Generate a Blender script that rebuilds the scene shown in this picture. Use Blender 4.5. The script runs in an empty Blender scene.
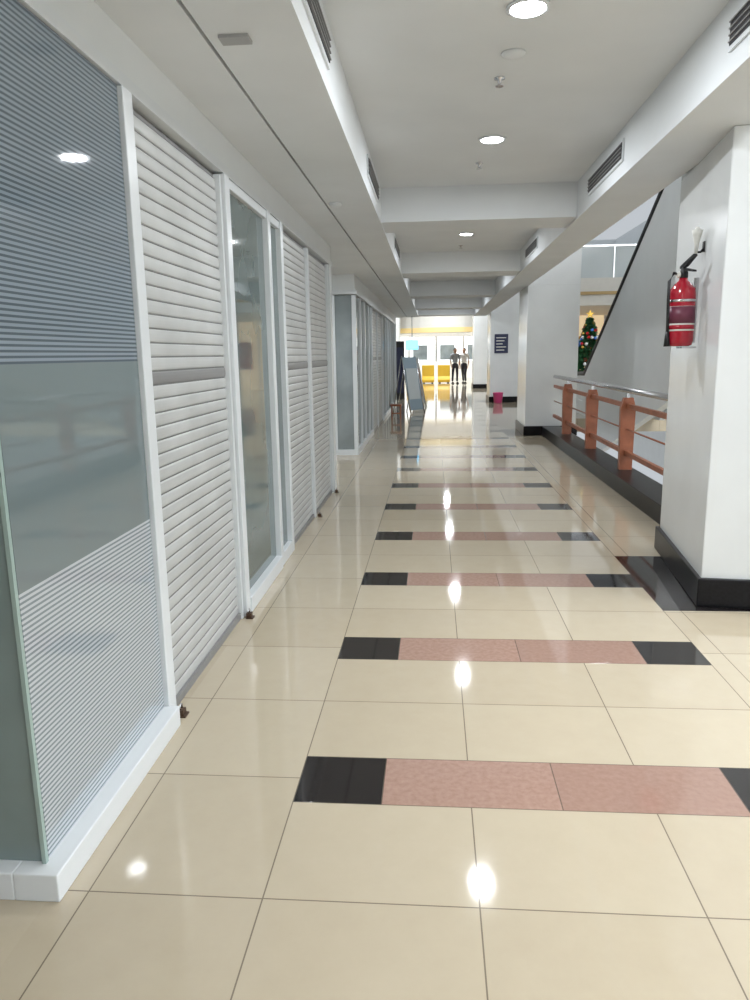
import bpy, bmesh, math, random
from mathutils import Vector, Matrix
random.seed(4)
D=bpy.data; SC=bpy.context.scene
SC.view_settings.view_transform='Standard'
try: SC.view_settings.look='None'
except Exception: pass

# ------------------------------------------------------------------ materials
MATS={}
def mat(name,col,rough=.5,metal=0,ior=1.45,emit=None,es=0,noise=0,nscale=6,coat=0):
    if name in MATS: return MATS[name]
    m=D.materials.new(name); m.use_nodes=True; nt=m.node_tree; b=nt.nodes['Principled BSDF']
    b.inputs['Base Color'].default_value=(*col,1); b.inputs['Roughness'].default_value=rough
    b.inputs['Metallic'].default_value=metal; b.inputs['IOR'].default_value=ior
    if coat: b.inputs['Coat Weight'].default_value=coat
    if emit: b.inputs['Emission Color'].default_value=(*emit,1); b.inputs['Emission Strength'].default_value=es
    tc=nt.nodes.new('ShaderNodeTexCoord')
    if noise:
        n=nt.nodes.new('ShaderNodeTexNoise'); n.inputs['Scale'].default_value=nscale; n.inputs['Detail'].default_value=5
        nt.links.new(tc.outputs['Object'],n.inputs['Vector'])
        r=nt.nodes.new('ShaderNodeMapRange'); r.inputs[1].default_value=.3; r.inputs[2].default_value=.7
        r.inputs[3].default_value=1-noise; r.inputs[4].default_value=1+noise*.5
        nt.links.new(n.outputs['Fac'],r.inputs[0])
        mx=nt.nodes.new('ShaderNodeVectorMath'); mx.operation='SCALE'; mx.inputs[0].default_value=col
        nt.links.new(r.outputs[0],mx.inputs['Scale']); nt.links.new(mx.outputs[0],b.inputs['Base Color'])
    MATS[name]=m; return m

class NT:
    def __init__(s,name):
        s.m=D.materials.new(name); s.m.use_nodes=True; s.t=s.m.node_tree; s.b=s.t.nodes['Principled BSDF']
        s.tc=s.t.nodes.new('ShaderNodeTexCoord'); s.sep=s.t.nodes.new('ShaderNodeSeparateXYZ')
        s.t.links.new(s.tc.outputs['Object'],s.sep.inputs[0]); s.X,s.Y,s.Z=s.sep.outputs
    def M(s,op,a,b=None,c=None):
        n=s.t.nodes.new('ShaderNodeMath'); n.operation=op
        for i,v in enumerate((a,b,c)):
            if v is None: continue
            if isinstance(v,(int,float)): n.inputs[i].default_value=v
            else: s.t.links.new(v,n.inputs[i])
        return n.outputs[0]
    def mix(s,f,a,b):
        n=s.t.nodes.new('ShaderNodeMix'); n.data_type='RGBA'
        for k,v in ((0,f),(6,a),(7,b)):
            if isinstance(v,tuple): n.inputs[k].default_value=(*v,1)
            elif isinstance(v,(int,float)): n.inputs[k].default_value=v
            else: s.t.links.new(v,n.inputs[k])
        return n.outputs[2]
    def rng(s,v,a,b):
        return s.M('MULTIPLY',s.M('GREATER_THAN',v,a),s.M('LESS_THAN',v,b))
    def link(s,o,i): s.t.links.new(o,s.b.inputs[i])

P=1.189; ST=.288; TB=.4505
def floor_mat():
    n=NT('polished_ceramic_tiles'); M=n.M; X,Y=n.X,n.Y
    u=M('FLOORED_MODULO',Y,P)
    mid=n.rng(X,0,1.8)
    strip=M('MULTIPLY',M('LESS_THAN',u,ST),mid)
    edgeblk=M('ADD',n.rng(X,0,.3),n.rng(X,1.5,1.8))
    blk=M('MULTIPLY',strip,edgeblk)
    pink=M('MULTIPLY',strip,n.rng(X,.3,1.5))
    v=M('FLOORED_MODULO',M('SUBTRACT',Y,1.95),9.2)
    bord=M('MULTIPLY',M('LESS_THAN',v,1.17),n.rng(X,1.8,2.8))
    blk=M('MAXIMUM',blk,bord)
    g=.0021
    def near(val,c): return M('LESS_THAN',M('ABSOLUTE',M('SUBTRACT',val,c)),g)
    def nearmod(val,per,off=0):
        w=M('FLOORED_MODULO',M('ADD',M('SUBTRACT',val,off),per/2),per)
        return M('LESS_THAN',M('ABSOLUTE',M('SUBTRACT',w,per/2)),g)
    jy=M('MAXIMUM',M('MAXIMUM',nearmod(u,P),near(u,ST)),near(u,ST+TB))
    jx_strip=M('MAXIMUM',M('MAXIMUM',near(X,.3),near(X,.9)),near(X,1.5))
    jx_t=nearmod(X,.6)
    instr=M('LESS_THAN',u,ST)
    jxm=M('ADD',M('MULTIPLY',instr,jx_strip),M('MULTIPLY',M('SUBTRACT',1,instr),jx_t))
    jm=M('MULTIPLY',M('MAXIMUM',jy,jxm),mid)
    js=M('MAXIMUM',nearmod(Y,P/2,.143),nearmod(X,.6,-.5))
    js=M('MULTIPLY',js,M('SUBTRACT',1,mid))
    edge=M('MAXIMUM',near(X,0),near(X,1.8))
    j=M('MAXIMUM',M('MAXIMUM',jm,js),edge)
    cb=n.t.nodes.new('ShaderNodeCombineXYZ')
    n.t.links.new(M('FLOOR',M('DIVIDE',X,.6)),cb.inputs[0]); n.t.links.new(M('FLOOR',M('DIVIDE',M('ADD',Y,.45),P/2)),cb.inputs[1])
    wn=n.t.nodes.new('ShaderNodeTexWhiteNoise'); n.t.links.new(cb.outputs[0],wn.inputs['Vector'])
    ns=n.t.nodes.new('ShaderNodeTexNoise'); ns.inputs['Scale'].default_value=9; ns.inputs['Detail'].default_value=8; ns.inputs['Roughness'].default_value=.65
    n.t.links.new(n.tc.outputs['Object'],ns.inputs['Vector'])
    f=M('ADD',M('MULTIPLY',wn.outputs['Value'],.4),M('MULTIPLY',ns.outputs['Fac'],.6))
    cream=n.mix(f,(.455,.385,.28),(.545,.475,.36))
    ns2=n.t.nodes.new('ShaderNodeTexNoise'); ns2.inputs['Scale'].default_value=45; ns2.inputs['Detail'].default_value=6
    n.t.links.new(n.tc.outputs['Object'],ns2.inputs['Vector'])
    pk=n.mix(ns2.outputs['Fac'],(.28,.16,.12),(.46,.31,.25))
    pk=n.mix(M('MULTIPLY',M('GREATER_THAN',X,.9),.35),pk,(.27,.165,.13))
    c=n.mix(pink,cream,pk); c=n.mix(blk,c,n.mix(ns2.outputs['Fac'],(.006,.005,.006),(.022,.018,.018)))
    c=n.mix(M('MULTIPLY',j,.75),c,(.10,.08,.06))
    n.link(c,'Base Color')
    n.link(M('ADD',.032,M('MULTIPLY',ns.outputs['Fac'],.05)),'Roughness')
    n.b.inputs['IOR'].default_value=1.6
    b=n.t.nodes.new('ShaderNodeBump'); b.inputs['Strength'].default_value=.3; b.inputs['Distance'].default_value=.002; b.invert=True
    n.t.links.new(j,b.inputs['Height']); n.t.links.new(b.outputs[0],n.b.inputs['Normal'])
    return n.m
def film_glass():
    n=NT('shop_glass_with_striped_film'); M=n.M
    st=M('GREATER_THAN',M('FLOORED_MODULO',n.Z,.0150),.0068)
    band=M('SUBTRACT',1,n.rng(n.Z,.87,1.47))
    top=M('GREATER_THAN',n.Z,1.2)
    s=M('MULTIPLY',st,band)
    lo=n.mix(top,(.22,.26,.285),(.085,.115,.14)); hi=n.mix(top,(.52,.56,.60),(.26,.31,.36))
    c=n.mix(band,(.19,.235,.245),lo); c=n.mix(s,c,hi)
    n.link(c,'Base Color'); n.b.inputs['Roughness'].default_value=.03; n.b.inputs['IOR'].default_value=1.75
    return n.m
M_FLOOR=floor_mat(); M_FILM=film_glass()
WHITE=mat('white_wall_paint',(.76,.785,.79),.45,noise=.04,nscale=1.5)
CEIL=mat('white_ceiling_paint',(.75,.775,.79),.6,noise=.04,nscale=2)
FRAME=mat('white_powdercoated_aluminium',(.72,.75,.77),.3)
PILM=mat('white_gloss_pillar_paint',(.73,.75,.755),.22,noise=.05,nscale=2)
BLACK=mat('black_granite',(.008,.008,.010),.3,noise=.5,nscale=60,ior=1.3)
SHUT=mat('grey_enamel_shutter',(.53,.54,.535),.38,noise=.12,nscale=3)
SHUTD=mat('grey_shutter_seam',(.12,.12,.12),.6)
SHUTB=mat('grey_lock_slat',(.24,.24,.24),.4)
TEAL=mat('grey_green_shop_glass',(.24,.305,.305),.04,ior=1.7,noise=.25,nscale=1.2)
DOORG=mat('green_tinted_glass',(.14,.185,.185),.04,ior=1.8,noise=.3,nscale=1.0)
DARKG=mat('grey_shop_glass',(.28,.32,.33),.05,ior=1.7,noise=.35,nscale=1.5)
WOOD=mat('orange_brown_wood',(.33,.115,.06),.38,noise=.25,nscale=8)
STEEL=mat('brushed_steel',(.6,.6,.62),.25,metal=1)
DARK=mat('dark_grille_and_gap_shade',(.03,.03,.035),.5)
RED=mat('extinguisher_red',(.42,.012,.03),.22,coat=.5)
BLK=mat('black_rubber',(.012,.012,.014),.45)
LABEL=mat('paper_label',(.75,.75,.70),.5)
CREAM=mat('cream_fascia',(.78,.76,.71),.5,noise=.03)
YEL=mat('yellow_plastic',(.80,.50,.04),.35)
BRASS=mat('brown_padlock',(.10,.06,.04),.4,metal=.4)

# ------------------------------------------------------------------ mesh builder
class MB:
    def __init__(s): s.bm=bmesh.new(); s.mats=[]
    def mi(s,m):
        if m not in s.mats: s.mats.append(m)
        return s.mats.index(m)
    def box(s,x0,x1,y0,y1,z0,z1,m):
        v=[s.bm.verts.new(p) for p in ((x0,y0,z0),(x1,y0,z0),(x1,y1,z0),(x0,y1,z0),(x0,y0,z1),(x1,y0,z1),(x1,y1,z1),(x0,y1,z1))]
        k=s.mi(m)
        for f in ((0,3,2,1),(4,5,6,7),(0,1,5,4),(1,2,6,5),(2,3,7,6),(3,0,4,7)):
            s.bm.faces.new([v[i] for i in f]).material_index=k
        return s
    def poly(s,pts,m):
        f=s.bm.faces.new([s.bm.verts.new(p) for p in pts]); f.material_index=s.mi(m); return s
    def prism(s,pts,vec,m):
        a=[s.bm.verts.new(p) for p in pts]; b=[s.bm.verts.new(Vector(p)+Vector(vec)) for p in pts]; k=s.mi(m); n=len(a)
        s.bm.faces.new(a).material_index=k; s.bm.faces.new(b[::-1]).material_index=k
        for i in range(n): s.bm.faces.new((a[i],b[i],b[(i+1)%n],a[(i+1)%n])).material_index=k
        return s
    def lathe(s,prof,c,m,n=24,axis='Z',smooth=True):
        k=s.mi(m); rings=[]
        for r,h in prof:
            ring=[]
            for i in range(n):
                a=2*math.pi*i/n; x,y=r*math.cos(a),r*math.sin(a)
                p=(x,y,h) if axis=='Z' else ((h,x,y) if axis=='X' else (x,h,y))
                ring.append(s.bm.verts.new(Vector(c)+Vector(p)))
            rings.append(ring)
        for a,b in zip(rings,rings[1:]):
            for i in range(n):
                f=s.bm.faces.new((a[i],a[(i+1)%n],b[(i+1)%n],b[i])); f.material_index=k; f.smooth=smooth
        for r,fl in ((rings[0],True),(rings[-1],False)):
            f=s.bm.faces.new(r[::-1] if fl else r); f.material_index=k
        return s
    def tube(s,pts,r,m,n=10):
        k=s.mi(m); rings=[]; pts=[Vector(p) for p in pts]
        rr=r if isinstance(r,(list,tuple)) else [r]*len(pts)
        for i,p in enumerate(pts):
            d=(pts[min(i+1,len(pts)-1)]-pts[max(i-1,0)]).normalized()
            ref=Vector((0,0,1)) if abs(d.z)<.9 else Vector((1,0,0))
            a=d.cross(ref).normalized(); b=d.cross(a)
            rings.append([s.bm.verts.new(p+(a*math.cos(2*math.pi*j/n)+b*math.sin(2*math.pi*j/n))*rr[i]) for j in range(n)])
        for a,b in zip(rings,rings[1:]):
            for i in range(n):
                f=s.bm.faces.new((a[i],a[(i+1)%n],b[(i+1)%n],b[i])); f.material_index=k; f.smooth=True
        s.bm.faces.new(rings[0][::-1]).material_index=k; s.bm.faces.new(rings[-1]).material_index=k
        return s
    def ball(s,c,r,m,seg=10,sc=(1,1,1)):
        k=s.mi(m); mx=Matrix.Translation(c)@Matrix.Diagonal((*[r*q for q in sc],1))
        o=bmesh.ops.create_uvsphere(s.bm,u_segments=seg,v_segments=max(6,seg*2//3),radius=1,matrix=mx)
        for v in o['verts']:
            for f in v.link_faces: f.material_index=k; f.smooth=True
        return s
    def done(s,name,bevel=0,parent=None):
        bmesh.ops.recalc_face_normals(s.bm,faces=s.bm.faces)
        me=D.meshes.new(name); s.bm.to_mesh(me); s.bm.free()
        for m in s.mats: me.materials.append(m)
        o=D.objects.new(name,me); SC.collection.objects.link(o)
        if bevel:
            b=o.modifiers.new('bevel','BEVEL'); b.width=bevel; b.segments=2; b.limit_method='ANGLE'
        if parent: o.parent=parent
        return o
def empty(name,loc=(0,0,0)):
    e=D.objects.new(name,None); e.location=loc; SC.collection.objects.link(e); return e

# ------------------------------------------------------------------ room shell
ZS=2.62; ZC=2.93; CX0,CX1=.01,1.73; BX1=2.13; YE=21.8; ZH=4.2
b=MB(); b.box(-6,2.74,-9,52,-.3,0,M_FLOOR).box(2.74,13,14.6,52,-.3,0,M_FLOOR).done('floor')
MB().box(-6,13,-9,14.6,-4.9,-4.8,M_FLOOR).done('floor_lower_level')
b=MB()
b.box(-6,-.36,-9,YE,ZS,3.3,CEIL)
b.box(-.345,CX0,-9,YE,ZS,3.3,CEIL).box(-.36,-.345,-9,YE,ZS+.02,3.3,DARK)  # dark strip paints the shade inside the soffit gap
b.box(CX1,BX1,-9,YE,ZS,3.3,CEIL)
b.box(CX0,CX1,-9,YE,ZC,3.3,CEIL)
for y0,y1 in [(-4.6,-3.9),(4.72,5.3),(9.0,9.7),(13.4,14.1),(17.6,18.3),(21.1,YE)]: b.box(CX0,CX1,y0,y1,ZS+.02,ZC,CEIL)
b.done('ceiling')
MB().box(-6,13,-9.2,-9,-4.9,9,WHITE).done('wall_back')
MB().box(-6.2,-6,-9,52,0,9,WHITE).done('wall_left')
MB().box(13,13.2,-9,52,-4.9,9,WHITE).done('wall_right')
MB().box(-6,13,52,52.2,0,9,WHITE).done('wall_front')
MB().box(-6,3.08,YE,52,ZH,ZH+.2,CEIL).box(3.08,13,32,52,ZH,ZH+.2,CEIL).done('ceiling_far_hall')
FILL=mat('added_atrium_glow',(.9,.9,.9),.6,emit=(.94,.97,1),es=8)  # added unseen glowing panels that brighten the atrium
MB().box(BX1,13,-9,32,8.8,9,CEIL).done('ceiling_atrium')
b=MB()
for yy in (-8,-2,4): b.box(5,12.5,yy,yy+4.6,8.74,8.79,FILL)
b.done('added_atrium_light_panels')
MB().box(BX1-.02,BX1,-9,YE,3.3,4.4,CREAM).done('balcony_fascia_upper_floor')

# pillars
def pillar(c,ztop=8.7,name='pillar'):
    e=MB()
    e.prism([(x,y,0) for x,y in c],(0,0,ZS-.001),PILM)
    cc=[(max(x,BX1+.001),y) for x,y in c] if ztop>5 else c
    e.prism([(x,y,ZS-.001) for x,y in cc],(0,0,ztop-ZS),PILM)
    mx=sum(x for x,y in c)/4; my=sum(y for x,y in c)/4
    e.prism([(x+math.copysign(.025,x-mx),y+math.copysign(.03,y-my),0) for x,y in c],(0,0,.17),BLACK)
    return e.done(name,bevel=.006)
pillar([(2.035,2.05),(3.05,1.93),(3.18,3.21),(2.18,3.34)])
pillar([(2.12,11.22),(3.02,11.22),(3.02,12.5),(2.12,12.5)])
pillar([(2.18,20.46),(3.05,20.46),(3.05,21.75),(2.18,21.75)])
pillar([(2.18,29.7),(3.05,29.7),(3.05,30.9),(2.18,30.9)],ZH-.001)

# ------------------------------------------------------------------ shop block 1
XW=-.62
def shutter(y0,y1,z1=2.40,x=XW,name='roller_shutter',slat=.056,zb=1.42):
    b=MB(); n=int((z1-.03)/slat)
    xb=x-.03
    for i in range(n):
        z=.03+i*slat
        m=SHUTB if (z<=zb+.01<z+slat) else SHUT
        pts=[(xb+.000,z),(xb+.0045,z+.003),(xb+.0065,z+.010),(xb+.0075,z+slat*.35),(xb+.0075,z+slat*.6),(xb+.006,z+slat*.82),(xb+.002,z+slat*.92)]
        for (a,za),(c,zc) in zip(pts,pts[1:]):
            b.poly([(a,y0,za),(a,y1,za),(c,y1,zc),(c,y0,zc)],m)
        b.poly([(xb+.002,y0,z+slat*.92),(xb+.002,y1,z+slat*.92),(xb+.000,y1,z+slat),(xb+.000,y0,z+slat)],SHUTD)
    b.box(xb-.01,xb+.02,y0,y1,0,.035,SHUTB)
    b.box(xb-.012,xb-.004,y0,y1,0,z1+.0,SHUTB)
    b.box(x-.04,x+.0,y0-.028,y0-.001,0,z1+.0,FRAME).box(x-.04,x+.0,y1+.001,y1+.028,0,z1+.0,FRAME)
    return b.done(name)
YF=-.46
b=MB()
b.box(XW-.2,XW-.002,YF,5.95,2.46,ZS-.001,WHITE); b.box(-5.9,XW-.2,YF,YF+.15,2.46,ZS-.001,WHITE)
b.box(XW-.09,XW+.012,YF,5.95,2.415,2.46,FRAME)
b.done('shop_header_fascia')
MB().box(-5.9,XW-.25,5.85,5.95,0,ZS-.002,WHITE).done('wall_shop_side')
e=empty('shop_display_window',(0,0,0))
b=MB()
b.box(XW-.07,XW+.06,YF-.04,.50,0,.085,FRAME); b.box(-3.0,XW-.07,YF-.04,YF+.08,0,.085,FRAME)
b.box(XW-.06,XW+.02,.49,.575,.0,2.41,FRAME)
b.box(-3,XW-.0,YF,YF+.05,2.36,2.41,FRAME)
b.done('frame',bevel=.004,parent=e)
MB().box(XW-.012,XW,YF+.03,.49,.085,2.41,M_FILM).done('film_pane',parent=e)
MB().box(-3,XW-.0,YF+.015,YF+.027,.085,2.36,TEAL).done('front_pane',parent=e)
MB().box(XW-.006,XW+.006,YF+.004,YF+.018,.085,2.36,mat('glass_edge',(.35,.45,.42),.1)).done('glass_edge_strip',parent=e)
shutter(.61,1.73)
e=empty('shop_glass_door')
b=MB()
b.box(XW-.06,XW+.02,1.765,1.85,0,2.41,FRAME); b.box(XW-.06,XW+.02,2.76,2.84,0,2.41,FRAME); b.box(XW-.06,XW+.02,3.17,3.25,0,2.41,FRAME)
b.box(XW-.05,XW+.03,1.85,2.76,0,.09,FRAME); b.box(XW-.05,XW+.02,2.84,3.17,0,.09,FRAME); b.box(XW-.05,XW+.01,1.85,3.17,2.36,2.41,FRAME)
b.done('frame',bevel=.004,parent=e)
MB().box(XW-.03,XW-.018,1.85,3.17,.09,2.36,DOORG).done('pane',parent=e)
shutter(3.29,4.40); shutter(4.47,5.64)
MB().box(XW-.08,XW+.015,5.68,5.84,0,2.41,FRAME).done('shop_corner_post')
for yy in (.58,1.75,4.435,5.66):
    b=MB().box(XW+.02,XW+.05,yy-.017,yy+.017,.006,.03,BRASS).tube([(XW+.035,yy-.011,.03),(XW+.035,yy-.011,.045),(XW+.035,yy,.052),(XW+.035,yy+.011,.045),(XW+.035,yy+.011,.03)],.004,STEEL).box(XW+.021,XW+.06,yy-.025,yy+.025,0,.006,BRASS)
    b.done('shutter_padlock')

# ------------------------------------------------------------------ shop block 2
X2=-.66; Y2=8.72
b=MB().box(X2-.2,X2,Y2,20.6,2.40,ZS-.001,WHITE); b.box(-5.9,X2-.2,Y2,Y2+.2,2.4,ZS-.001,WHITE); b.box(X2-.1,X2+.03,Y2-.03,20.6,2.34,2.40,FRAME); b.box(-5.9,X2-.1,Y2-.03,Y2+.1,2.34,2.4,FRAME)
b.done('shop_header_fascia')
e=empty('shop_window_unit')
b=MB()
for x in (-3.2,-2.0,-1.02,X2-.05): b.box(x,x+.06,Y2,Y2+.06,.081,2.335,FRAME)
b.box(-3.2,X2+.01,Y2-.01,Y2+.06,0,.08,FRAME)
for yy in [Y2+.75,Y2+1.45,Y2+2.2,Y2+2.9]+[Y2+5.85+i*.98 for i in range(7)]: b.box(X2-.05,X2+.01,yy,yy+.06,.09,2.335,FRAME)
b.box(X2-.05,X2+.015,Y2+.061,Y2+2.95,0,.09,FRAME).box(X2-.05,X2+.015,Y2+5.85,20.5,0,.09,FRAME)
b.done('frame',parent=e)
MB().box(-3.2,X2-.051,Y2+.02,Y2+.035,.08,2.33,DARKG).box(X2-.035,X2-.02,Y2+.07,Y2+2.9,.09,2.33,DOORG).box(X2-.035,X2-.02,Y2+5.9,20.5,.09,2.33,DOORG).done('pane',parent=e)
shutter(Y2+3.0,Y2+4.32,2.32,x=X2); shutter(Y2+4.45,Y2+5.77,2.32,x=X2)
MB().box(-5.9,X2-.02,20.62,20.7,0,ZS-.002,WHITE).done('wall_shop_end')
MB().box(-5.9,-1.0,23.6,31.5,0,ZH-.01,WHITE).done('wall_far_shop')

# ------------------------------------------------------------------ railing / kerb / atrium
MB().box(2.42,2.74,3.42,11.15,0,.17,BLACK).done('railing_kerb',bevel=.005)
b=MB()
XR=2.62
for yy in (4.0,6.15,8.0,9.85): 
    b.prism([(XR-.07,yy-.03,.17),(XR+.07,yy-.03,.17),(XR+.08,yy-.03,.86),(XR+.05,yy-.03,.97),(XR-.05,yy-.03,.97),(XR-.08,yy-.03,.86)],(0,.07,0),WOOD)
    b.box(XR-.015,XR+.015,yy-.01,yy+.02,.96,1.03,STEEL)
for z in (.88,.36): b.box(XR-.02,XR+.02,3.42,11.15,z-.025,z+.025,WOOD)
b.tube([(XR,3.42,1.05),(XR,11.16,1.05)],.032,STEEL,14)
b.tube([(XR,3.42,.62),(XR,11.15,.62)],.010,WOOD,8)
b.done('atrium_railing')

e=empty('escalator')
def zl(y): return .94+(15.7-y)*.545
ys,ye=15.7,3.2
b=MB()
b.prism([(4.0,ys+1.3,.001),(4.0,ys+1.3,.35),(4.0,ys,zl(ys)-.62),(4.0,ye,zl(ye)-.62),(4.0,ye,zl(ye)-5.2),(4.0,14.55,-.9),(4.0,14.62,.001)],(.12,0,0),WHITE)
b.prism([(5.3,ys+1.3,.001),(5.3,ys+1.3,.35),(5.3,ys,zl(ys)-.62),(5.3,ye,zl(ye)-.62),(5.3,ye,zl(ye)-2.2),(5.3,14.0,.001)],(.12,0,0),WHITE)
b.done('truss_cladding',parent=e)
b=MB()
for xx in (4.03,5.33): b.prism([(xx,ys+1.2,.35),(xx,ys+1.3,.8),(xx,ys+.9,.93),(xx,ys,zl(ys)),(xx,ye,zl(ye)),(xx,ye,zl(ye)-.62),(xx,ys,zl(ys)-.62)],(.04,0,0),WHITE)
b.done('balustrade',parent=e)
b=MB()
for xx in (4.05,5.35): b.tube([(xx,ys+1.1,.4),(xx,ys+1.32,.55),(xx,ys+1.35,.75),(xx,ys+1.15,.92),(xx,ys+.6,.95),(xx,ys,zl(ys)+.02),(xx,ye,zl(ye)+.02)],.055,BLK,10)
b.done('handrail',parent=e)
b=MB(); y=ys+.2; z=.05
while y>ye:
    b.box(4.12,5.3,y-.38,y,z-.2,z,DARK); y-=.38; z+=.38*.545
b.done('steps',parent=e)
MB().box(3.1,12.9,24,31.15,3.0,3.9,CREAM).box(3.1,12.9,23.9,24,3.35,3.45,mat('gold_trim',(.5,.33,.12),.4)).done('balcony_fascia_far')
b=MB()
for i in range(9): b.box(3.2+i*1.1,3.24+i*1.1,24.0,24.05,3.9,4.9,STEEL)
b.box(3.1,12.9,24.05,24.06,3.9,4.9,mat('balcony_glass',(.62,.68,.70),.08)).box(3.1,12.9,24.0,24.08,4.9,4.96,STEEL)
b.done('balcony_railing_far')
WARM=mat('warm_glow_shop_wall',(.8,.65,.42),.5,emit=(1,.78,.5),es=.5)  # wall emission stands in for the shop's warm lighting
b=MB().box(5.6,12.8,31,31.1,0,2.99,WARM)
for i in range(4): b.box(6+i*1.8,6.1+i*1.8,30.9,31,0,2.99,FRAME); b.box(6.4+i*1.8,7.4+i*1.8,30.93,31,.9,2.1,mat('red_display',(.5,.08,.05),.5))
b.done('atrium_side_shop')

# ------------------------------------------------------------------ christmas tree
def tree(x,y,h=2.4,r=.75):
    b=MB(); g1=mat('pine_green',(.02,.10,.035),.6); g2=mat('pine_green_light',(.05,.19,.07),.6)
    b.tube([(x,y,.12),(x,y,h*.95)],[.035,.01],BRASS,8); b.lathe([(.2,0),(.22,.05),(.17,.22),(.15,.22)],(x,y,.0),RED,16)
    for i in range(2200):
        t=random.random()**.8; zz=.3+t*(h-.35); lay=1-.25*((t*7)%1); rr=r*(1-t)*.98*lay+.02; a=random.random()*6.283
        ln=.2*(1-t*.5); r0=rr*random.uniform(.45,1)
        c=Vector((x+math.cos(a)*r0,y+math.sin(a)*r0,zz)); d=Vector((math.cos(a),math.sin(a),random.uniform(-.6,.1)))*ln
        s=Vector((-math.sin(a),math.cos(a),random.uniform(-.5,.5)))*.03
        k=random.choice((g1,g2))
        b.poly([c-s,c+s,c+d],k); b.poly([c+Vector((0,0,.03)),c-Vector((0,0,.03)),c+d],k)
    cols=[mat('bauble_red',(.6,.02,.02),.2),mat('bauble_gold',(.8,.5,.1),.2,metal=.7),mat('bauble_blue',(.1,.25,.7),.2),mat('bauble_white',(.9,.9,.9),.3)]
    for i in range(130):
        t=random.random()**.8*.95; a=random.random()*6.283; rr=r*(1-t)+.05
        b.ball((x+math.cos(a)*rr,y+math.sin(a)*rr,.32+t*(h-.4)),.045,cols[i%4],8)
    pts=[]
    for i in range(10):
        q=.12 if i%2==0 else .05; an=math.pi/2+i*math.pi/5; pts.append((x+q*math.cos(an),y-.01,h+.05+q*math.sin(an)))
    b.prism(pts,(0,.02,0),cols[1]); b.done('christmas_tree')
tree(4.66,18.4)

# ------------------------------------------------------------------ downlights & ceiling fittings
LED=mat('led_lamp_disc',(1,1,1),.5,emit=(.93,.97,1),es=25)
def downlight(x,y,z,w=26,r=.075):
    e=empty('ceiling_downlight',(x,y,z))
    b=MB(); b.lathe([(r+.02,-.001),(r+.02,-.008),(r+.008,-.012),(r,-.006)],(0,0,0),FRAME,24); b.lathe([(r,-.007),(r-.002,-.012)],(0,0,0),LED,24)
    b.done('housing',parent=e)
    l=D.lights.new('lamp','AREA'); l.shape='DISK'; l.size=r*2; l.energy=w; l.color=(.92,.96,1)
    o=D.objects.new('lamp',l); o.parent=e; o.location=(0,0,-.02); SC.collection.objects.link(o)
for yy in (-6.8,-2.2,1.33,3.3,7.4,11.1,16.0,19.8): downlight(.88,yy,ZC)  # rear two, at and behind the camera, are unseen lamps added for brightness
downlight(-2,7.3,ZS,34)  # unseen lamp added to light the recess between shops
for yy in (25.5,29): downlight(.8,yy,ZH,130)
for xx in (-1.5,4.5): downlight(xx,39.5,ZH,380,.15)
downlight(1,35.5,ZH,260,.15)
def diffuser(x,y0,y1,s):
    b=MB(); z0,z1=2.71,2.85
    def bb(t,a0,a1,c0,c1,m): q0,q1=x+s*.001,x+s*t; b.box(min(q0,q1),max(q0,q1),a0,a1,c0,c1,m)
    bb(.012,y0,y1,z0,z1,FRAME); bb(.016,y0+.02,y1-.02,z0+.02,z1-.02,DARK)
    for i in range(4): zz=z0+.03+i*.026; bb(.022,y0+.02,y1-.02,zz,zz+.006,mat('grille_slat',(.25,.25,.25),.5))
    b.done('air_diffuser_grille')
diffuser(CX0,.35,1.3,1); diffuser(CX0,3.25,4.2,1); diffuser(CX1,.35,1.32,-1); diffuser(CX1,3.1,4.2,-1); diffuser(CX1,7.2,8.3,-1); diffuser(CX0,6.9,8,1)
for (x,y) in ((.83,2.15),(.83,3.95),(.85,8.4)):
    MB().lathe([(.03,-.001),(.03,-.006),(.010,-.010),(.010,-.028),(.006,-.035),(.022,-.04),(.022,-.043)],(x,y,ZC),STEEL,16).done('sprinkler_head')
MB().lathe([(.06,-.001),(.06,-.006),(.045,-.018),(.015,-.022)],(.87,1.82,ZC),FRAME,20).done('smoke_detector')
MB().lathe([(.05,-.001),(.05,-.01),(.035,-.025),(.01,-.03)],(-.27,3.7,ZS),FRAME,20).done('smoke_detector')
MB().box(-.30,-.19,.66,.73,ZS-.012,ZS-.001,mat('grey_plate',(.4,.4,.4),.4)).done('ceiling_exit_plate')

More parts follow.
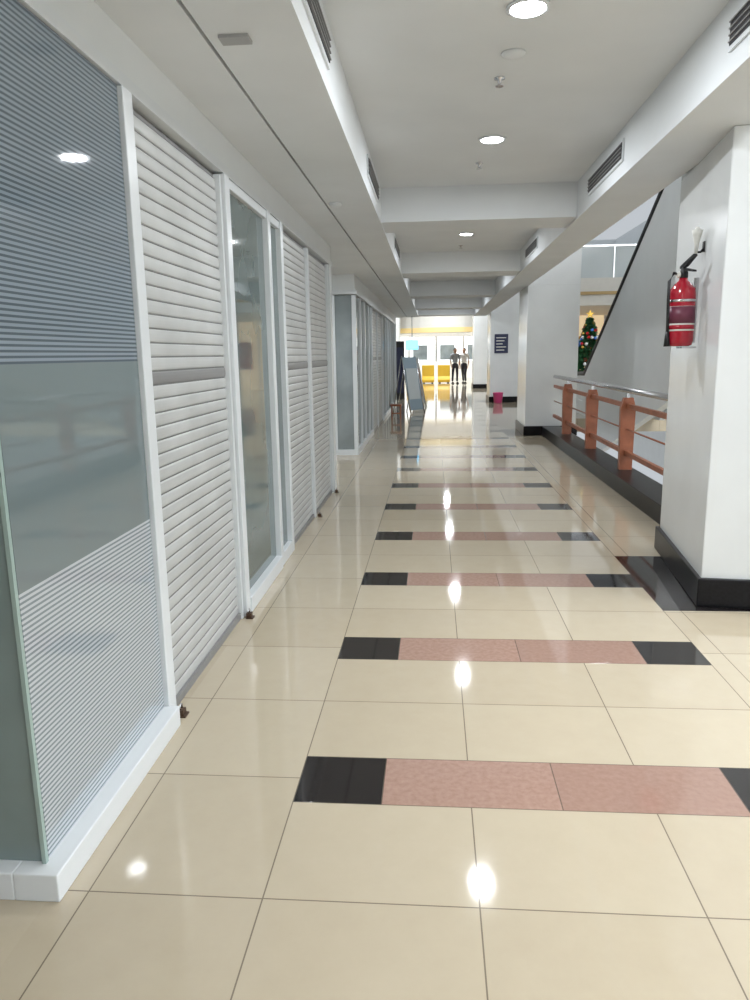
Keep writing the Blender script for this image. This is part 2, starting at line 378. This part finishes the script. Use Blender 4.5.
# ------------------------------------------------------------------ fire extinguisher
def extinguisher(x,y,z):
    e=empty('fire_extinguisher',(x,y,z))
    b=MB().lathe([(.055,0),(.072,.008),(.078,.03),(.078,.30),(.072,.335),(.05,.365),(.028,.385),(.024,.40)],(0,0,0),RED,32)
    b.lathe([(.0785,.09),(.0788,.095),(.0788,.23),(.0785,.235)],(0,0,0),LABEL,32)
    b.lathe([(.0792,.135),(.0792,.2335)],(0,0,0),mat('label_dark',(.16,.04,.07),.4),32)
    b.lathe([(.0792,.10),(.0792,.125)],(0,0,0),RED,32)
    b.done('cylinder',parent=e)
    b=MB().lathe([(.022,.40),(.026,.405),(.026,.43),(.018,.45),(.014,.46)],(0,0,0),BLK,16)
    b.prism([(-.02,-.012,.445),(.03,-.012,.455),(.125,-.012,.435),(.125,-.012,.425),(.03,-.012,.44),(-.02,-.012,.43)],(0,.024,0),BLK)
    b.prism([(-.03,-.012,.47),(.02,-.012,.49),(.12,-.012,.525),(.125,-.012,.515),(.03,-.012,.465),(-.03,-.012,.455)],(0,.024,0),BLK)
    b.lathe([(.016,-.045),(.018,-.03),(.018,-.025)],(0,0,.42),LABEL,14,axis='Y')
    o=b.done('valve_and_lever',parent=e); o.rotation_euler=(0,0,math.radians(-80)) 
    b=MB().tube([(-.02,0,.42),(-.06,-.01,.43),(-.088,-.02,.38),(-.09,-.03,.28),(-.088,-.035,.16),(-.085,-.03,.08)],.009,BLK,10)
    b.tube([(-.085,-.03,.09),(-.083,-.03,.0)],[.011,.02],BLK,12)
    b.done('hose_and_nozzle',parent=e)
    b=MB().box(.07,.085,-.02,.02,.02,.40,STEEL); b.lathe([(.081,.26),(.081,.275)],(0,0,0),STEEL,24); b.box(.0,.085,-.05,.05,-.012,-.002,STEEL)
    b.done('wall_bracket',parent=e)
extinguisher(1.97,2.5,1.5)
e=empty('wall_torch_lamp',(2.085,2.52,2.10))
b=MB().lathe([(.008,-.06),(.014,0),(.026,.05),(.032,.075),(.028,.075)],(-.045,0,0),LABEL,20).tube([(0,0,-.03),(-.02,0,-.05),(-.045,0,-.05)],.007,BLK).box(-.006,.0,-.015,.015,-.05,.01,BLK)
b.done('shade_and_arm',parent=e)
MB().ball((-.045,0,.08),.016,mat('frosted_bulb',(.9,.9,.85),.3)).done('bulb',parent=e)

# ------------------------------------------------------------------ far props
b=MB(); POST=mat('dark_blue_poster',(.035,.04,.09),.3); b.box(2.30,2.70,20.43,20.455,1.46,2.02,POST)
for i in range(5): b.box(2.35,2.64-.05*(i%3),20.425,20.43,1.9-i*.09,1.925-i*.09,LABEL)
b.done('wall_poster')
PINK=mat('pink_plastic',(.62,.06,.22),.35)
MB().lathe([(.10,0),(.12,.01),(.15,.28),(.16,.29),(.16,.31),(.14,.31),(.11,.03)],(2.4,20.1,0),PINK,24).done('waste_bin')
def easel(x,y,h,c1,c2,ang):
    b=MB(); w=.26
    b.prism([(-w,-.28,.08),(w,-.28,.08),(w,-.02,h),(-w,-.02,h)],(0,.02,0),c1)
    b.prism([(-w+.05,-.205,.30),(w-.05,-.205,.30),(w-.05,-.07,h*.8),(-w+.05,-.07,h*.8)],(0,-.03,0),c2)
    for xx in (-w,w): b.tube([(xx,-.31,0),(xx,0,h+.03)],.014,STEEL,8); b.tube([(xx,.30,0),(xx,0,h+.03)],.014,STEEL,8)
    b.tube([(-w,-.31+.13,.5),(w,-.18,.5)],.01,STEEL,8)
    o=b.done('a_frame_sign_board'); o.location=(x,y,0); o.rotation_euler=(0,0,ang)
easel(-.16,16.8,1.4,mat('poster_blue',(.24,.31,.36),.4),mat('poster_pale',(.45,.49,.50),.5),math.radians(50))
easel(-.14,19.0,1.35,mat('poster_grey',(.35,.37,.36),.4),mat('poster_brown',(.30,.22,.18),.4),math.radians(50))
b=MB(); b.box(-.52,-.26,14.8,15.08,.30,.34,WOOD)
for xx in (-.50,-.30):
    for yy in (14.82,15.04): b.box(xx,xx+.025,yy,yy+.025,0,.30,WOOD)
b.box(-.50,-.28,14.83,14.845,.12,.15,WOOD).done('wooden_stool')
CY=mat('lit_cyan_sign',(.1,.5,.8),.4,emit=(.2,.65,1),es=2.5)
MB().box(-.36,.0,20.9,20.94,1.62,1.88,CY).box(-.38,.02,20.94,20.96,1.60,1.90,FRAME).tube([(-.18,20.95,1.9),(-.18,20.95,ZS)],.012,STEEL).done('hanging_shop_sign')
MB().box(-.95,-.50,22.6,23.1,0,1.9,DARK).box(-.93,-.52,22.58,22.6,.2,1.7,POST).done('display_cabinet')
for xx in (-.9,-.1,.7,2.7):
    b=MB(); yb=35.7
    b.prism([(xx,yb,.04),(xx,yb+.42,.04),(xx,yb+.42,.16),(xx,yb+.29,.35),(xx,yb+.25,.9),(xx,yb+.17,.9),(xx,yb+.13,.35),(xx,yb,.16)],(.62,0,0),YEL)
    b.box(xx+.05,xx+.15,yb,yb+.42,0,.04,BLK).box(xx+.47,xx+.57,yb,yb+.42,0,.04,BLK); b.done('yellow_barrier',bevel=.02)
FAR=mat('far_shop_glow',(.75,.76,.76),.5,emit=(.93,.97,1),es=.9)  # brightness of the far shop put into the panel as emission
b=MB()
b.box(-5.9,12.9,45,45.3,0,ZH-.01,CREAM); b.box(-4.5,8,44.96,45,.0,2.7,FAR); b.box(-4.5,8,44.9,44.96,2.75,3.3,mat('warm_glow_fascia',(.8,.7,.5),.5,emit=(1,.85,.55),es=.4))  # fascia given a warm glow in its material, no lamp there
for i in range(8): b.box(-4.5+i*1.7,-4.40+i*1.7,44.9,44.96,0,2.7,STEEL)
for i in range(7): b.box(-4.2+i*1.7,-3.3+i*1.7,44.93,44.96,1.1,2.0,DARKG)
b.box(-4,8,43.6,44.2,0,1.0,LABEL)
b.done('far_shop_front')
b=MB(); N=40; cx,cy,R=1.2,35.6,4.3
OR=mat('glowing_gold_bulkhead',(.80,.62,.30),.5,emit=(1,.75,.3),es=.22)  # warm glow of the ring put in as emission
for i in range(N):
    a0,a1=2*math.pi*i/N,2*math.pi*(i+1)/N
    for (r0,r1,z0,z1,m) in ((R,R,2.4,2.62,OR),(R,R-.8,2.4,2.4,CREAM),(R,R,2.62,ZH-.001,CREAM),(R-.8,R-.8,2.4,ZH-.001,CREAM)):
        b.poly([(cx+r0*math.cos(a0),cy+r0*math.sin(a0),z0),(cx+r0*math.cos(a1),cy+r0*math.sin(a1),z0),(cx+r1*math.cos(a1),cy+r1*math.sin(a1),z1),(cx+r1*math.cos(a0),cy+r1*math.sin(a0),z1)],m)
b.done('round_ceiling_bulkhead')

# ------------------------------------------------------------------ people
SKIN=mat('skin',(.42,.24,.16),.5); HAIR=mat('black_hair',(.012,.01,.01),.5)
def skinned(name,pts,edges,mt,parent,root=0):
    me=D.meshes.new(name); me.from_pydata([p[:3] for p in pts],edges,[]); o=D.objects.new(name,me); SC.collection.objects.link(o); o.parent=parent
    o.modifiers.new('skin','SKIN'); 
    if not me.skin_vertices: 
        bm=bmesh.new(); bm.from_mesh(me); bm.verts.layers.skin.verify(); bm.to_mesh(me); bm.free()
    for i,p in enumerate(pts):
        r=p[3]; me.skin_vertices[0].data[i].radius=(r if isinstance(r,tuple) else (r,r)); me.skin_vertices[0].data[i].use_root=(i==root)
    s=o.modifiers.new('sub','SUBSURF'); s.levels=2; s.render_levels=2
    o.modifiers['skin'].use_smooth_shade=True
    me.materials.append(mt); return o
def person(x,y,rot,shirt,trous,step=.08,h=1.0):
    e=empty('standing_person',(x,y,0)); e.rotation_euler=(0,0,rot); e.scale=(h,h,h)
    skinned('trousers',[(0,0,.93,(.15,.11)),(0,0,1.02,(.145,.105)),(-.09,0,.84,.09),(-.10,step*.5,.48,.062),(-.105,step*.2,.10,.05),(.09,0,.84,.09),(.10,-step*.5,.48,.062),(.105,-step,.10,.05)],
        [(0,1),(0,2),(2,3),(3,4),(0,5),(5,6),(6,7)],trous,e)
    skinned('shirt',[(0,0,.98,(.155,.115)),(0,0,1.15,(.145,.105)),(0,0,1.32,(.17,.115)),(0,0,1.43,(.11,.08)),(-.19,0,1.40,.06),(-.235,-.02,1.15,.047),(.19,0,1.40,.06),(.235,-.02,1.15,.047)],
        [(0,1),(1,2),(2,3),(3,4),(4,5),(3,6),(6,7)],shirt,e)
    for s in (-1,1):
        skinned('forearm',[(s*.235,-.02,1.16,.038),(s*.24,.03,1.0,.034),(s*.235,.09,.88,.025),(s*.233,.105,.84,(.02,.032)),(s*.23,.12,.79,(.017,.034))],[(0,1),(1,2),(2,3),(3,4)],SKIN,e)
        for i in range(4):
            q=.09+.02*i; l=(.06,.075,.08,.065)[i]
            skinned('finger',[(s*.23,q+.015,.80,.009),(s*.227,q+.02,.77,.0085),(s*.218,q+.022,.77-l*.45,.008),(s*.205,q+.018,.77-l*.8,.006)],[(0,1),(1,2),(2,3)],SKIN,e)
        skinned('thumb',[(s*.23,.14,.83,.011),(s*.222,.165,.80,.01),(s*.215,.17,.765,.008)],[(0,1),(1,2)],SKIN,e)
    b=MB(); b.tube([(0,0,1.42),(0,0,1.46),(0,.01,1.54)],[.062,.055,.053],SKIN,14)
    b.ball((0,.015,1.61),.11,SKIN,20,(.72,.88,1.08)); b.ball((0,.045,1.545),.06,SKIN,14,(.8,.8,.75))
    b.ball((0,.115,1.60),.016,SKIN,10,(.8,1,1.5))
    for s in (-1,1):
        b.ball((s*.08,.01,1.60),.025,SKIN,10,(.4,.8,1.2)); b.ball((s*.03,.098,1.62),.011,LABEL,8); b.ball((s*.03,.107,1.62),.006,BLK,8)
    b.ball((0,.105,1.555),.02,mat('lips',(.35,.12,.1),.5),10,(1.1,.4,.35))
    b.done('head',parent=e)
    b=MB(); b.ball((0,-.008,1.64),.115,HAIR,20,(.76,.90,.92)); b.done('hair',parent=e)
    for s,yy in ((-1,step*.2),(1,-step)):
        b=MB(); b.ball((s*.105,yy+.05,.045),.06,BLK,14,(.75,1.9,.72)); b.box(s*.105-.045,s*.105+.045,yy-.06,yy+.16,0,.02,BLK); b.done('shoe',parent=e)
person(1.55,35.0,math.radians(200),mat('grey_shirt',(.24,.26,.29),.8),mat('dark_trousers',(.03,.03,.04),.8))
person(2.0,35.2,math.radians(160),mat('white_shirt',(.62,.62,.62),.8),mat('dark_trousers',(.03,.03,.04),.8),.25)

# ------------------------------------------------------------------ world, camera
w=D.worlds.new('world'); SC.world=w; w.use_nodes=True; w.node_tree.nodes['Background'].inputs[0].default_value=(.88,.94,1,1); w.node_tree.nodes['Background'].inputs[1].default_value=.6
f,pit,yaw,rol=733.56,.19574,.08093,-.01598
fw=Vector((-math.sin(yaw)*math.cos(pit),math.cos(yaw)*math.cos(pit),-math.sin(pit)))
r=Vector((math.cos(yaw),math.sin(yaw),0)); u=r.cross(fw)
r2=r*math.cos(rol)+u*math.sin(rol); u2=u*math.cos(rol)-r*math.sin(rol)
cam=D.cameras.new('camera'); co=D.objects.new('camera',cam); SC.collection.objects.link(co)
mw=Matrix((( r2.x,u2.x,-fw.x,.474),(r2.y,u2.y,-fw.y,-2.206),(r2.z,u2.z,-fw.z,1.48),(0,0,0,1)))
co.matrix_world=mw; cam.sensor_fit='HORIZONTAL'; cam.sensor_width=36; cam.lens=f*36/750; cam.clip_end=200; cam.clip_start=.02
SC.camera=co
